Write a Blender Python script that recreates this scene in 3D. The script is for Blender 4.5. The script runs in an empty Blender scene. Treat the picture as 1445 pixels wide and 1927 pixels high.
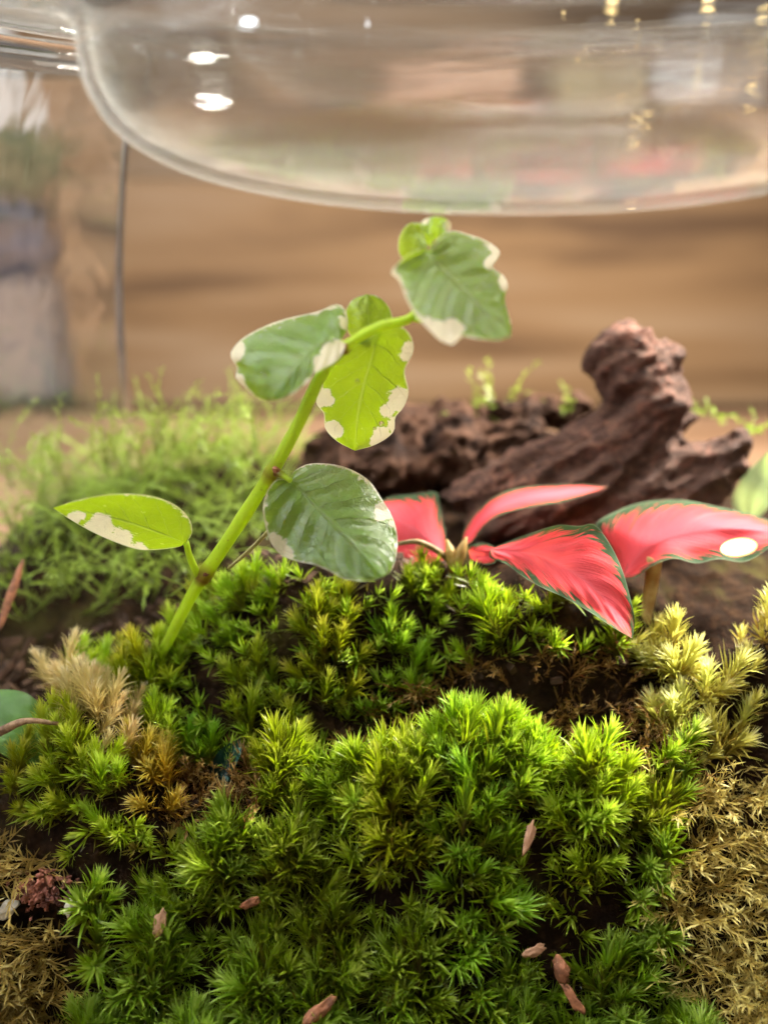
import bpy, bmesh, math, random
import numpy as np
from mathutils import Vector, Matrix, noise, Quaternion

random.seed(7)
S = bpy.context.scene
COL = S.collection
S.unit_settings.scale_length = 0.01          # one unit is one centimetre

# ------------------------------------------------------------------ camera
F = 1700.0
PITCH = math.radians(22)
EYE = Vector((0, -14, 14.3))
cam = bpy.data.cameras.new("camera")
cam.sensor_fit = 'HORIZONTAL'
cam.sensor_width = 36
cam.lens = 36 * F / 1445
cam.clip_start = 0.1
cam.clip_end = 1000
camo = bpy.data.objects.new("camera", cam)
COL.objects.link(camo)
camo.location = EYE
camo.rotation_euler = (math.pi / 2 - PITCH, 0, 0)
S.camera = camo
cam.dof.use_dof = True
cam.dof.focus_distance = 14.9
cam.dof.aperture_fstop = cam.lens * 1e-3 / 0.50

# ------------------------------------------------------------------ world, lamps, exposure
w = bpy.data.worlds.new("World")
S.world = w
w.use_nodes = True
bg = w.node_tree.nodes["Background"]
bg.inputs[0].default_value = (1.0, 0.93, 0.85, 1)
bg.inputs[1].default_value = 0.17
S.view_settings.view_transform = 'Standard'
S.view_settings.look = 'None'
S.view_settings.exposure = 0.17
S.cycles.max_bounces = 14
S.cycles.transmission_bounces = 12
S.cycles.glossy_bounces = 6
S.cycles.transparent_max_bounces = 16
S.cycles.caustics_refractive = True
S.cycles.caustics_reflective = True
S.cycles.sample_clamp_indirect = 6
S.cycles.use_denoising = True


def area_lamp(name, loc, target, sx, sy, power, color):
    l = bpy.data.lights.new(name, 'AREA')
    l.shape = 'RECTANGLE'
    l.size, l.size_y = sx, sy
    l.energy = power
    l.color = color
    o = bpy.data.objects.new(name, l)
    COL.objects.link(o)
    o.location = loc
    d = Vector(target) - Vector(loc)
    o.rotation_euler = d.to_track_quat('-Z', 'Y').to_euler()
    return o


area_lamp("key_lamp", (24, 14, 29), (0, -1, 6), 6.5, 6.5, 90000, (1.0, 0.94, 0.82))
area_lamp("window_light", (-21, -5, 26), (0, 0, 7), 12, 10, 17000, (0.93, 0.97, 1.0))
area_lamp("white_lamp", (-27, 17, 21), (0, 0, 9), 1.2, 2.4, 4200, (0.93, 0.96, 1.0))  # added out-of-view lamp, only for white glints along the lid's left contour
area_lamp("white_lamp", (-15.2, -6.5, 24.5), (0, 0, 9), 1.3, 1.0, 500, (0.93, 0.96, 1.0))  # second added lamp, there for small white glints
area_lamp("ceiling_light", (-3, 3, 48), (0, 0, 5), 17, 15, 33000, (1.0, 0.98, 0.94))


# ------------------------------------------------------------------ pixel ray helpers (photo pixels 1445 x 1927)
CP, SP = math.cos(PITCH), math.sin(PITCH)


def ray(px, py):
    a, b = (px - 722.5) / F, (963.5 - py) / F
    return Vector((a, CP + b * SP, -SP + b * CP))


def at(px, py, y):
    d = ray(px, py)
    return EYE + d * ((y - EYE.y) / d.y)


def pix(p):
    v = Vector(p) - EYE
    dep = v.y * CP - v.z * SP
    up = v.y * SP + v.z * CP
    return 722.5 + F * v.x / dep, 963.5 - F * up / dep


def cm(px, p):
    """how long px photo pixels are at point p"""
    v = Vector(p) - EYE
    return px * (v.y * CP - v.z * SP) / F


# ------------------------------------------------------------------ material helpers
class NT:
    def __init__(s, name):
        s.m = bpy.data.materials.new(name)
        s.m.use_nodes = True
        s.t = s.m.node_tree
        s.t.nodes.clear()
        s.out = s.n('ShaderNodeOutputMaterial')

    def n(s, typ, **kw):
        nd = s.t.nodes.new(typ)
        for k, v in kw.items():
            setattr(nd, k, v)
        return nd

    def put(s, sock, v):
        if v is None:
            return
        if hasattr(v, 'is_output') or isinstance(v, bpy.types.NodeSocket):
            s.t.links.new(v, sock)
        else:
            if isinstance(v, (tuple, list)) and len(v) == 3 and sock.type == 'RGBA':
                v = (*v, 1)
            sock.default_value = v

    def math(s, op, a, b=0.0, c=None, clamp=False):
        nd = s.n('ShaderNodeMath', operation=op, use_clamp=clamp)
        s.put(nd.inputs[0], a)
        s.put(nd.inputs[1], b)
        if c is not None:
            s.put(nd.inputs[2], c)
        return nd.outputs[0]

    def mix(s, f, a, b):
        nd = s.n('ShaderNodeMix', data_type='RGBA')
        s.put(nd.inputs[0], f)
        s.put(nd.inputs[6], a)
        s.put(nd.inputs[7], b)
        return nd.outputs[2]

    def ramp(s, f, stops):
        nd = s.n('ShaderNodeValToRGB')
        e = nd.color_ramp.elements
        while len(e) < len(stops):
            e.new(0.5)
        for i, (p, c) in enumerate(stops):
            e[i].position = p
            e[i].color = (*c, 1) if len(c) == 3 else c
        s.put(nd.inputs[0], f)
        return nd.outputs[0]

    def smooth(s, x, lo, hi):
        nd = s.n('ShaderNodeMapRange', interpolation_type='SMOOTHSTEP')
        s.put(nd.inputs[0], x)
        nd.inputs[1].default_value = lo
        nd.inputs[2].default_value = hi
        return nd.outputs[0]

    def noise(s, vec, scale, detail=4.0, rough=0.6, dist=0.0):
        nd = s.n('ShaderNodeTexNoise')
        s.put(nd.inputs['Vector'], vec)
        nd.inputs['Scale'].default_value = scale
        nd.inputs['Detail'].default_value = detail
        nd.inputs['Roughness'].default_value = rough
        nd.inputs['Distortion'].default_value = dist
        return nd.outputs[0]

    def coord(s, which='Object'):
        return s.n('ShaderNodeTexCoord').outputs[which]

    def scaled(s, vec, sc):
        nd = s.n('ShaderNodeMapping')
        s.put(nd.inputs['Vector'], vec)
        nd.inputs['Scale'].default_value = sc
        return nd.outputs[0]

    def attr(s, name):
        return s.n('ShaderNodeAttribute', attribute_name=name)

    def bump(s, h, strength, dist=0.05):
        nd = s.n('ShaderNodeBump')
        nd.inputs['Strength'].default_value = strength
        nd.inputs['Distance'].default_value = dist
        s.put(nd.inputs['Height'], h)
        return nd.outputs[0]

    def princ(s, col, rough=0.5, spec=0.5, normal=None, **kw):
        nd = s.n('ShaderNodeBsdfPrincipled')
        s.put(nd.inputs['Base Color'], col)
        s.put(nd.inputs['Roughness'], rough)
        s.put(nd.inputs['Specular IOR Level'], spec)
        if normal is not None:
            s.put(nd.inputs['Normal'], normal)
        for k, v in kw.items():
            s.put(nd.inputs[k.replace('_', ' ')], v)
        return nd.outputs[0]

    def translucent(s, col, normal=None):
        nd = s.n('ShaderNodeBsdfTranslucent')
        s.put(nd.inputs[0], col)
        if normal is not None:
            s.put(nd.inputs[1], normal)
        return nd.outputs[0]

    def mixsh(s, f, a, b):
        nd = s.n('ShaderNodeMixShader')
        s.put(nd.inputs[0], f)
        s.put(nd.inputs[1], a)
        s.put(nd.inputs[2], b)
        return nd.outputs[0]

    def done(s, sh):
        s.t.links.new(sh, s.out.inputs[0])
        return s.m


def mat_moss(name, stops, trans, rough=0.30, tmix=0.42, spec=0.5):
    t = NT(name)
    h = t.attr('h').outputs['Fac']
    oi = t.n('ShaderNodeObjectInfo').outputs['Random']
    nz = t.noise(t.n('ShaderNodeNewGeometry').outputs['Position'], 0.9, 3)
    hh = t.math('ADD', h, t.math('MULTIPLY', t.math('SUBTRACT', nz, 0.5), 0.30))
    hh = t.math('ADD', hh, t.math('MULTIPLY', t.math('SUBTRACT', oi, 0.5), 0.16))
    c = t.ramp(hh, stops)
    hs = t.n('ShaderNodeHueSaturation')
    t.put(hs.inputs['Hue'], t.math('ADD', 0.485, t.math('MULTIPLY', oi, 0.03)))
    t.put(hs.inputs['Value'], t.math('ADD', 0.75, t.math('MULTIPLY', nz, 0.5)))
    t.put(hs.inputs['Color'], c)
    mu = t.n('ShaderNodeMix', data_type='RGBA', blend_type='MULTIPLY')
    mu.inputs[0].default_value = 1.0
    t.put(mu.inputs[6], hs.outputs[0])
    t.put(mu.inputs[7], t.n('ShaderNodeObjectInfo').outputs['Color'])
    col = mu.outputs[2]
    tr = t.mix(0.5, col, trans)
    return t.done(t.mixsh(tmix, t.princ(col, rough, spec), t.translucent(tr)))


M = {}
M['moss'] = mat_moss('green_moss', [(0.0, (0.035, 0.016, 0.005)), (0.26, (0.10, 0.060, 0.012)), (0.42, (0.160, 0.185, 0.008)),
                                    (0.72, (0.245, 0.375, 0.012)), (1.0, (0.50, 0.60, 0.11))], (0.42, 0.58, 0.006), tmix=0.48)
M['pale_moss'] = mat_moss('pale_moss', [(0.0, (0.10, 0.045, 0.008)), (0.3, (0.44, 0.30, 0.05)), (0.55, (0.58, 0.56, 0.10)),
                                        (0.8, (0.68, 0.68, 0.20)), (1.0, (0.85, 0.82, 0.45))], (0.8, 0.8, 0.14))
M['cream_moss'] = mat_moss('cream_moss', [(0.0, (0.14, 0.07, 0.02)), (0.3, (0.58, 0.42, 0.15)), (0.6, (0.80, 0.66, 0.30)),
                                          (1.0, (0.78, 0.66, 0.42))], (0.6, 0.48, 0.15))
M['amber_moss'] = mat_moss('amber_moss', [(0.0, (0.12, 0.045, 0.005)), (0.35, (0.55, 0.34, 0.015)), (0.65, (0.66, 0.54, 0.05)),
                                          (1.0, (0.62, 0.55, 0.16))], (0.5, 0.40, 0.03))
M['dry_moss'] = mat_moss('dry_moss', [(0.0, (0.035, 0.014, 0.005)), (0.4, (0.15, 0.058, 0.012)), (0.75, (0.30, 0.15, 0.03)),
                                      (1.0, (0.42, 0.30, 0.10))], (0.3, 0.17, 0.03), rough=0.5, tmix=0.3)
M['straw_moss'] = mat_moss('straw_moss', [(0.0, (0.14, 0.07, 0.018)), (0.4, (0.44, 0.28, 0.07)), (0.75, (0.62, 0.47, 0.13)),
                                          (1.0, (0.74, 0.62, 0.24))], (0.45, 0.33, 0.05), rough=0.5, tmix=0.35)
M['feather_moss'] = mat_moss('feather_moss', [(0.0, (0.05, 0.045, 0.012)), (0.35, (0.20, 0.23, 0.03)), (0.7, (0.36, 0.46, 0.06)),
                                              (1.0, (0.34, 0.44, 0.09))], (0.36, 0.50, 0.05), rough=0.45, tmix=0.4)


def mat_fig_leaf():
    t = NT('fig_leaf')
    uv = t.n('ShaderNodeSeparateXYZ')
    t.put(uv.inputs[0], t.attr('lf').outputs['Vector'])
    u, v = uv.outputs[0], uv.outputs[1]
    av = t.math('ABSOLUTE', v)
    pos = t.coord('Object')
    nz = t.noise(pos, 3.0, 3)
    # midrib and side veins
    mid = t.math('SUBTRACT', 1.0, t.smooth(av, 0.012, 0.055))
    lat = t.math('PINGPONG', t.math('ADD', t.math('SUBTRACT', t.math('MULTIPLY', u, 6.5), t.math('MULTIPLY', av, 2.0)), t.math('MULTIPLY', nz, 0.5)), 0.5)
    side = t.math('MULTIPLY', t.math('SUBTRACT', 1.0, t.smooth(lat, 0.0, 0.05)), t.smooth(av, 1.05, 0.6))
    vor = t.n('ShaderNodeTexVoronoi', feature='DISTANCE_TO_EDGE')
    t.put(vor.inputs['Vector'], pos)
    vor.inputs['Scale'].default_value = 6.0
    net = t.math('SUBTRACT', 1.0, t.smooth(vor.outputs[0], 0.0, 0.09))
    vein = t.math('MAXIMUM', mid, t.math('MULTIPLY', side, 0.7))
    # cream margin, ragged
    cr = t.math('ADD', t.attr('cream').outputs['Fac'], t.math('MULTIPLY', t.math('SUBTRACT', t.noise(pos, 3.2, 5, 0.7), 0.5), 1.5))
    cr = t.math('ADD', cr, t.math('MULTIPLY', t.math('SUBTRACT', t.noise(pos, 12, 4, 0.75), 0.5), 1.15))
    cm_ = t.math('MAXIMUM', t.smooth(cr, 0.40, 0.60), t.math('MULTIPLY', t.smooth(av, 0.955, 0.985), 0.75))
    pale = t.smooth(cr, 0.12, 0.44)
    young = t.attr('young').outputs['Fac']
    g = t.mix(t.noise(pos, 1.6, 5), (0.050, 0.120, 0.018), (0.135, 0.240, 0.042))
    g = t.mix(young, g, (0.24, 0.36, 0.02))
    g = t.mix(t.math('MULTIPLY', pale, 0.5), g, (0.16, 0.26, 0.09))
    g = t.mix(t.math('MULTIPLY', vein, 0.55), g, (0.22, 0.33, 0.12))
    g = t.mix(t.math('MULTIPLY', net, 0.18), g, (0.16, 0.26, 0.08))
    col = t.mix(cm_, g, (0.80, 0.74, 0.55))
    tg = t.mix(t.math('MULTIPLY', vein, 0.5), (0.40, 0.56, 0.008), (0.55, 0.68, 0.08))
    tg = t.mix(t.math('MULTIPLY', net, 0.2), tg, (0.5, 0.64, 0.05))
    tc = t.mix(cm_, tg, (0.85, 0.78, 0.52))
    h = t.math('ADD', t.math('MULTIPLY', vein, -0.9), t.math('ADD', t.math('MULTIPLY', net, -0.14), t.math('MULTIPLY', t.noise(pos, 26, 3), 0.5)))
    nrm = t.bump(h, 0.8, 0.035)
    p = t.princ(col, t.math('ADD', 0.10, t.math('MULTIPLY', t.noise(pos, 5, 4), 0.26)), 1.0, nrm)
    return t.done(t.mixsh(0.46, p, t.translucent(tc, nrm)))


M['fig_leaf'] = mat_fig_leaf()


def mat_red_leaf():
    t = NT('red_leaf')
    uv = t.n('ShaderNodeSeparateXYZ')
    t.put(uv.inputs[0], t.attr('lf').outputs['Vector'])
    u, v = uv.outputs[0], uv.outputs[1]
    av = t.math('ABSOLUTE', v)
    pos = t.coord('Object')
    # streaks follow the side veins: coordinate across the vein direction
    s = t.math('SUBTRACT', t.math('MULTIPLY', u, 1.0), t.math('MULTIPLY', av, 0.42))
    cmb = t.n('ShaderNodeCombineXYZ')
    t.put(cmb.inputs[0], t.math('MULTIPLY', s, 34.0))
    t.put(cmb.inputs[1], t.math('MULTIPLY', av, 2.2))
    t.put(cmb.inputs[2], t.math('MULTIPLY', t.math('SIGN', v), 5.0))
    st = t.noise(cmb.outputs[0], 1.0, 3, 0.6)
    edge = t.math('MAXIMUM', av, t.math('ABSOLUTE', t.math('SUBTRACT', t.math('MULTIPLY', u, 1.72), 0.80)))
    e = t.math('ADD', edge, t.math('MULTIPLY', t.math('SUBTRACT', st, 0.5), 1.25))
    green = t.smooth(e, 0.74, 0.84)
    fleck = t.math('MULTIPLY', t.smooth(st, 0.57, 0.66), t.smooth(av, 0.2, 0.6))
    green = t.math('MAXIMUM', green, t.math('MULTIPLY', fleck, 0.75))
    cb2 = t.n('ShaderNodeCombineXYZ')
    t.put(cb2.inputs[0], t.math('MULTIPLY', s, 95.0))
    t.put(cb2.inputs[1], t.math('MULTIPLY', av, 12.0))
    t.put(cb2.inputs[2], t.math('MULTIPLY', t.math('SIGN', v), 9.0))
    spk = t.math('MULTIPLY', t.smooth(t.noise(cb2.outputs[0], 1.0, 3, 0.7), 0.56, 0.66), t.smooth(av, 0.12, 0.75))
    green = t.math('MAXIMUM', green, t.math('MULTIPLY', spk, 0.6))
    red = t.mix(t.smooth(av, 0.05, 0.8), (0.66, 0.085, 0.11), (0.60, 0.045, 0.050))
    red = t.mix(t.smooth(t.noise(cmb.outputs[0], 0.7, 2), 0.4, 0.75), red, (0.67, 0.095, 0.11))
    red = t.mix(t.math('MULTIPLY', t.math('SUBTRACT', 1.0, t.smooth(av, 0.0, 0.09)), 0.5), red, (0.70, 0.15, 0.19))
    grn = t.mix(t.noise(pos, 5, 3), (0.018, 0.042, 0.018), (0.055, 0.085, 0.045))
    col = t.mix(green, red, grn)
    rim = t.math('MULTIPLY', t.smooth(av, 0.965, 0.99), t.noise(pos, 4, 2))
    col = t.mix(t.math('MULTIPLY', rim, 0.6), col, (0.32, 0.36, 0.24))
    nrm = t.bump(t.math('ADD', st, t.math('MULTIPLY', t.noise(pos, 20, 2), 0.3)), 0.35, 0.04)
    return t.done(t.mixsh(0.30, t.princ(col, 0.62, 0.03, nrm), t.translucent(t.mix(green, (0.9, 0.10, 0.08), (0.06, 0.10, 0.02)), nrm)))


M['red_leaf'] = mat_red_leaf()


def mat_stem():
    t = NT('fig_stem')
    a = t.attr('node').outputs['Fac']
    pos = t.coord('Object')
    nz = t.noise(pos, 5, 4)
    g = t.mix(nz, (0.36, 0.52, 0.025), (0.52, 0.66, 0.06))
    g = t.mix(t.smooth(t.noise(pos, 11, 3), 0.62, 0.7), g, (0.22, 0.20, 0.04))
    c = t.mix(a, g, (0.16, 0.055, 0.012))
    nrm = t.bump(t.noise(t.scaled(pos, (1, 1, 1)), 14, 3), 0.3, 0.03)
    return t.done(t.mixsh(0.42, t.princ(c, 0.3, 0.5, nrm), t.translucent(t.mix(a, (0.75, 0.92, 0.04), (0.3, 0.12, 0.02)))))


M['fig_stem'] = mat_stem()


def simple(name, c1, c2, scale, rough=0.6, spec=0.4, bump=0.5, bd=0.08, stretch=None, detail=5, trans=None):
    t = NT(name)
    pos = t.coord('Object')
    if stretch:
        pos = t.scaled(pos, stretch)
    nz = t.noise(pos, scale, detail, 0.62)
    c = t.mix(t.smooth(nz, 0.32, 0.68), c1, c2)
    sh = t.princ(c, rough, spec, t.bump(nz, bump, bd))
    if trans:
        sh = t.mixsh(0.35, sh, t.translucent(trans))
    return t.done(sh)


M['bark'] = simple('bark_chip', (0.10, 0.035, 0.014), (0.34, 0.13, 0.06), 5, 0.6)
M['husk'] = simple('seed_husk', (0.30, 0.15, 0.08), (0.52, 0.30, 0.19), 4, 0.5)
M['pebble'] = simple('white_pebble', (0.62, 0.56, 0.46), (0.80, 0.76, 0.68), 3, 0.35)
M['grit'] = simple('red_grit', (0.10, 0.030, 0.020), (0.42, 0.15, 0.09), 2.0, 0.55)
M['chip'] = simple('dark_chips', (0.016, 0.009, 0.006), (0.085, 0.048, 0.030), 2.5, 0.75, 0.1)
M['sheath'] = simple('leaf_sheath', (0.34, 0.20, 0.06), (0.55, 0.42, 0.16), 4, 0.5, trans=(0.5, 0.35, 0.1))
M['petiole'] = simple('petiole', (0.12, 0.075, 0.03), (0.25, 0.17, 0.07), 5, 0.45)
M['root'] = simple('aerial_root', (0.30, 0.26, 0.10), (0.46, 0.42, 0.18), 6, 0.5)
M['twig'] = simple('twig', (0.10, 0.045, 0.02), (0.38, 0.24, 0.13), 4, 0.55)
M['pale_leaf'] = simple('pale_green_leaf', (0.30, 0.42, 0.20), (0.46, 0.55, 0.28), 2, 0.4, trans=(0.4, 0.5, 0.15))
M['broad_leaf'] = simple('broad_leaf', (0.05, 0.13, 0.02), (0.10, 0.22, 0.04), 2.2, 0.35, trans=(0.25, 0.45, 0.04))
M['teal_leaf'] = simple('teal_leaf', (0.006, 0.030, 0.026), (0.012, 0.055, 0.040), 2.2, 0.5)


def mat_soil():
    t = NT('soil')
    pos = t.coord('Object')
    a = t.noise(pos, 3.2, 8, 0.72)
    b = t.noise(pos, 0.7, 3)
    c = t.ramp(a, [(0.3, (0.010, 0.006, 0.004)), (0.52, (0.026, 0.014, 0.008)), (0.70, (0.065, 0.034, 0.016)), (0.85, (0.12, 0.07, 0.035))])
    c = t.mix(t.smooth(b, 0.55, 0.75), c, (0.06, 0.05, 0.014))
    return t.done(t.princ(c, 0.85, 0.05, t.bump(a, 1.0, 0.25)))


M['soil'] = mat_soil()


def mat_wood():
    t = NT('driftwood')
    pos = t.coord('Object')
    g = t.noise(t.scaled(pos, (1.3, 3.0, 3.0)), 2.2, 8, 0.72, 1.2)
    f = t.noise(pos, 6.5, 6, 0.7)
    b = t.noise(pos, 0.8, 2)
    c = t.ramp(g, [(0.30, (0.022, 0.011, 0.009)), (0.48, (0.064, 0.033, 0.024)), (0.62, (0.118, 0.060, 0.041)), (0.80, (0.20, 0.105, 0.072))])
    c = t.mix(t.smooth(t.math('MULTIPLY', t.math('ADD', f, b), 0.5), 0.53, 0.66), c, (0.21, 0.095, 0.066))
    h = t.math('ADD', t.math('MULTIPLY', g, 1.0), t.math('MULTIPLY', f, 0.5))
    return t.done(t.princ(c, 0.75, 0.12, t.bump(h, 0.7, 0.18)))


M['driftwood'] = mat_wood()
M['dark_wood'] = simple('dark_driftwood', (0.008, 0.004, 0.003), (0.062, 0.030, 0.018), 1.6, 0.8, 0.06, bump=0.9, bd=0.2)


def mat_board(name, c1, c2, c3, axis):
    t = NT(name)
    pos = t.coord('Object')
    g = t.noise(t.scaled(pos, axis), 1.0, 6, 0.6, 0.6)
    b = t.noise(t.scaled(pos, tuple(a * 0.35 for a in axis)), 1.0, 2)
    c = t.ramp(g, [(0.34, c1), (0.5, c2), (0.66, c3)])
    c = t.mix(t.smooth(b, 0.45, 0.8), c, c2)
    return t.done(t.princ(c, 0.38, 0.5, t.bump(g, 0.15, 0.1)))


M['table'] = mat_board('oak_tabletop', (0.13, 0.066, 0.033), (0.21, 0.12, 0.07), (0.27, 0.165, 0.10), (0.035, 0.28, 0.28))
M['panel'] = mat_board('oak_panel', (0.056, 0.030, 0.014), (0.130, 0.076, 0.036), (0.172, 0.116, 0.070), (0.025, 0.32, 0.32))


def mat_glass(name, col, rough=0.0, bumpy=None, painted_edge=0, painted_haze=0.004, clear=0.0):
    t = NT(name)
    g = t.n('ShaderNodeBsdfGlass')
    g.inputs['Color'].default_value = (*col, 1)
    g.inputs['Roughness'].default_value = rough
    g.inputs['IOR'].default_value = 1.48
    if bumpy:
        nz = t.noise(t.scaled(t.coord('Object'), bumpy[2]), bumpy[0], 3, 0.5)
        t.put(g.inputs['Normal'], t.bump(nz, bumpy[1], 0.2))
    sh = g.outputs[0]
    if clear:
        sh = t.mixsh(clear, sh, t.n('ShaderNodeBsdfTransparent').outputs[0])
    if painted_edge:
        lw = t.n('ShaderNodeLayerWeight')
        lw.inputs[0].default_value = 0.5
        f = t.math('ADD', t.math('MULTIPLY', t.math('POWER', lw.outputs['Facing'], 9.0), painted_edge), painted_haze)  # paints reflected paleness at glass edges, plus an even haze, into the colour
        df = t.n('ShaderNodeBsdfDiffuse')
        df.inputs[0].default_value = (0.85, 0.86, 0.82, 1)
        sh = t.mixsh(f, sh, t.mixsh(0.5, df.outputs[0], t.translucent((0.85, 0.86, 0.82))))
    return t.done(sh)


M['lid_glass'] = mat_glass('lid_glass', (0.985, 0.99, 0.985), 0.0, (0.5, 0.25, (0.25, 0.25, 3.0)), 0.30, 0.001, 0.22)
M['jar_glass'] = mat_glass('jar_glass', (0.98, 0.985, 0.985), 0.05, (0.45, 1.0, (0.6, 0.6, 0.7)), 0.15, 0.012)


def mat_emit(name, col, st):
    t = NT(name)
    e = t.n('ShaderNodeEmission')
    e.inputs[0].default_value = (*col, 1)
    e.inputs[1].default_value = st
    return t.done(e.outputs[0])


M['bulb'] = mat_emit('lit_bulb', (1.0, 0.72, 0.30), 7.0)
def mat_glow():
    t = NT('lit_white_bulb')  # glass reflection painted as glow, fading to a yellow fringe
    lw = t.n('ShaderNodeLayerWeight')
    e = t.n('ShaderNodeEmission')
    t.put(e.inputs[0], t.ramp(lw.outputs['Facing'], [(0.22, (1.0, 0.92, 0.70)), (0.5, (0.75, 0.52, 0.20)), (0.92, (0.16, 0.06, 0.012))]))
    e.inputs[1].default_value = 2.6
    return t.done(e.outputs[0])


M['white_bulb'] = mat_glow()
M['cool_bulb'] = mat_emit('lit_cool_bulb', (0.90, 0.95, 1.0), 5.0)  # window glints in the lid, painted as glow
M['wire'] = simple('wire', (0.10, 0.07, 0.04), (0.16, 0.11, 0.06), 3)
M['pale_box'] = simple('pale_card', (0.26, 0.26, 0.27), (0.36, 0.36, 0.37), 0.2)
M['stool'] = simple('grey_stool', (0.085, 0.075, 0.075), (0.15, 0.13, 0.13), 0.12)  # haze at the left painted into the stool as its grey tone
M['olive'] = simple('olive_card', (0.17, 0.15, 0.08), (0.22, 0.19, 0.11), 0.2)
M['peach'] = simple('peach_card', (0.30, 0.18, 0.12), (0.40, 0.26, 0.20), 0.2)
M['navy'] = simple('navy_cloth', (0.006, 0.011, 0.028), (0.018, 0.028, 0.058), 0.5)
M['house_leaf'] = simple('house_plant_leaf', (0.05, 0.08, 0.04), (0.16, 0.20, 0.11), 0.6, 0.4, trans=(0.12, 0.2, 0.05))
M['pot'] = simple('grey_pot', (0.30, 0.30, 0.30), (0.38, 0.38, 0.37), 0.5)
M['room'] = simple('room_wall', (0.34, 0.30, 0.27), (0.40, 0.36, 0.32), 0.02, 0.8)


# ------------------------------------------------------------------ object helpers
def tag(o, label=None, category=None, group=None, kind=None):
    for k, v in (('label', label), ('category', category), ('group', group), ('kind', kind)):
        if v:
            o[k] = v
    return o


def empty(name, loc, **kw):
    o = bpy.data.objects.new(name, None)
    o.empty_display_size = 0.3
    o.location = loc
    COL.objects.link(o)
    return tag(o, **kw)


def link(name, me, mat=None, parent=None, **kw):
    o = bpy.data.objects.new(name, me)
    COL.objects.link(o)
    if mat and not me.materials:
        me.materials.append(mat)
    if parent is not None:
        o.parent = parent
        o.matrix_parent_inverse = Matrix.Translation(parent.location).inverted()
    return tag(o, **kw)


def mesh(name, verts, faces, smooth=True, **attrs):
    me = bpy.data.meshes.new(name)
    me.from_pydata([tuple(v) for v in verts], [], faces)
    for k, vals in attrs.items():
        if vals and isinstance(vals[0], (tuple, list)):
            a = me.attributes.new(k, 'FLOAT_VECTOR', 'POINT')
            a.data.foreach_set('vector', np.array(vals, dtype=np.float32).ravel())
        else:
            a = me.attributes.new(k, 'FLOAT', 'POINT')
            a.data.foreach_set('value', np.array(vals, dtype=np.float32))
    if smooth:
        me.polygons.foreach_set('use_smooth', [True] * len(me.polygons))
    me.update()
    return me


class MB:
    """collects verts, faces and one float attribute"""
    def __init__(s):
        s.v, s.f, s.h = [], [], []

    def add(s, vs, fs, hs):
        b = len(s.v)
        s.v += vs
        s.f += [tuple(i + b for i in f) for f in fs]
        s.h += hs

    def mesh(s, name, key='h', smooth=True):
        return mesh(name, s.v, s.f, smooth, **{key: s.h})


def spline(pts, n):
    """Catmull-Rom through pts (lists of floats), n samples"""
    P_ = [np.array(p, float) for p in pts]
    P_ = [2 * P_[0] - P_[1]] + P_ + [2 * P_[-1] - P_[-2]]
    m = len(P_) - 3
    out = []
    for i in range(n):
        x = i / (n - 1) * m
        k = min(int(x), m - 1)
        t = x - k
        a, b, c, d = P_[k:k + 4]
        out.append(0.5 * (2 * b + (c - a) * t + (2 * a - 5 * b + 4 * c - d) * t * t + (3 * b - a - 3 * c + d) * t ** 3))
    return out


def resample(pts, n):
    """even arc-length samples of a polyline"""
    p = np.array(pts, float)
    d = np.r_[0, np.cumsum(np.linalg.norm(np.diff(p, axis=0), axis=1))]
    q = np.linspace(0, d[-1], n)
    return np.stack([np.interp(q, d, p[:, k]) for k in range(p.shape[1])], 1)


def tube(mb, pts, radii, seg=8, hs=None):
    n = len(pts)
    pts = [Vector(p) for p in pts]
    vs, fs, hh = [], [], []
    ref = Vector((0.3, 1, 0.2)).normalized()
    for i, p in enumerate(pts):
        t = (pts[min(i + 1, n - 1)] - pts[max(i - 1, 0)]).normalized()
        a = t.cross(ref)
        if a.length < 1e-3:
            a = t.cross(Vector((1, 0, 0)))
        a.normalize()
        b = t.cross(a)
        for k in range(seg):
            an = 2 * math.pi * k / seg
            vs.append(p + (a * math.cos(an) + b * math.sin(an)) * radii[i])
            hh.append(hs[i] if hs else 0.5)
    for i in range(n - 1):
        for k in range(seg):
            k2 = (k + 1) % seg
            fs.append((i * seg + k, i * seg + k2, (i + 1) * seg + k2, (i + 1) * seg + k))
    fs.append(tuple(range(seg))[::-1])
    fs.append(tuple(range((n - 1) * seg, n * seg)))
    mb.add(vs, fs, hh)


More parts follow.
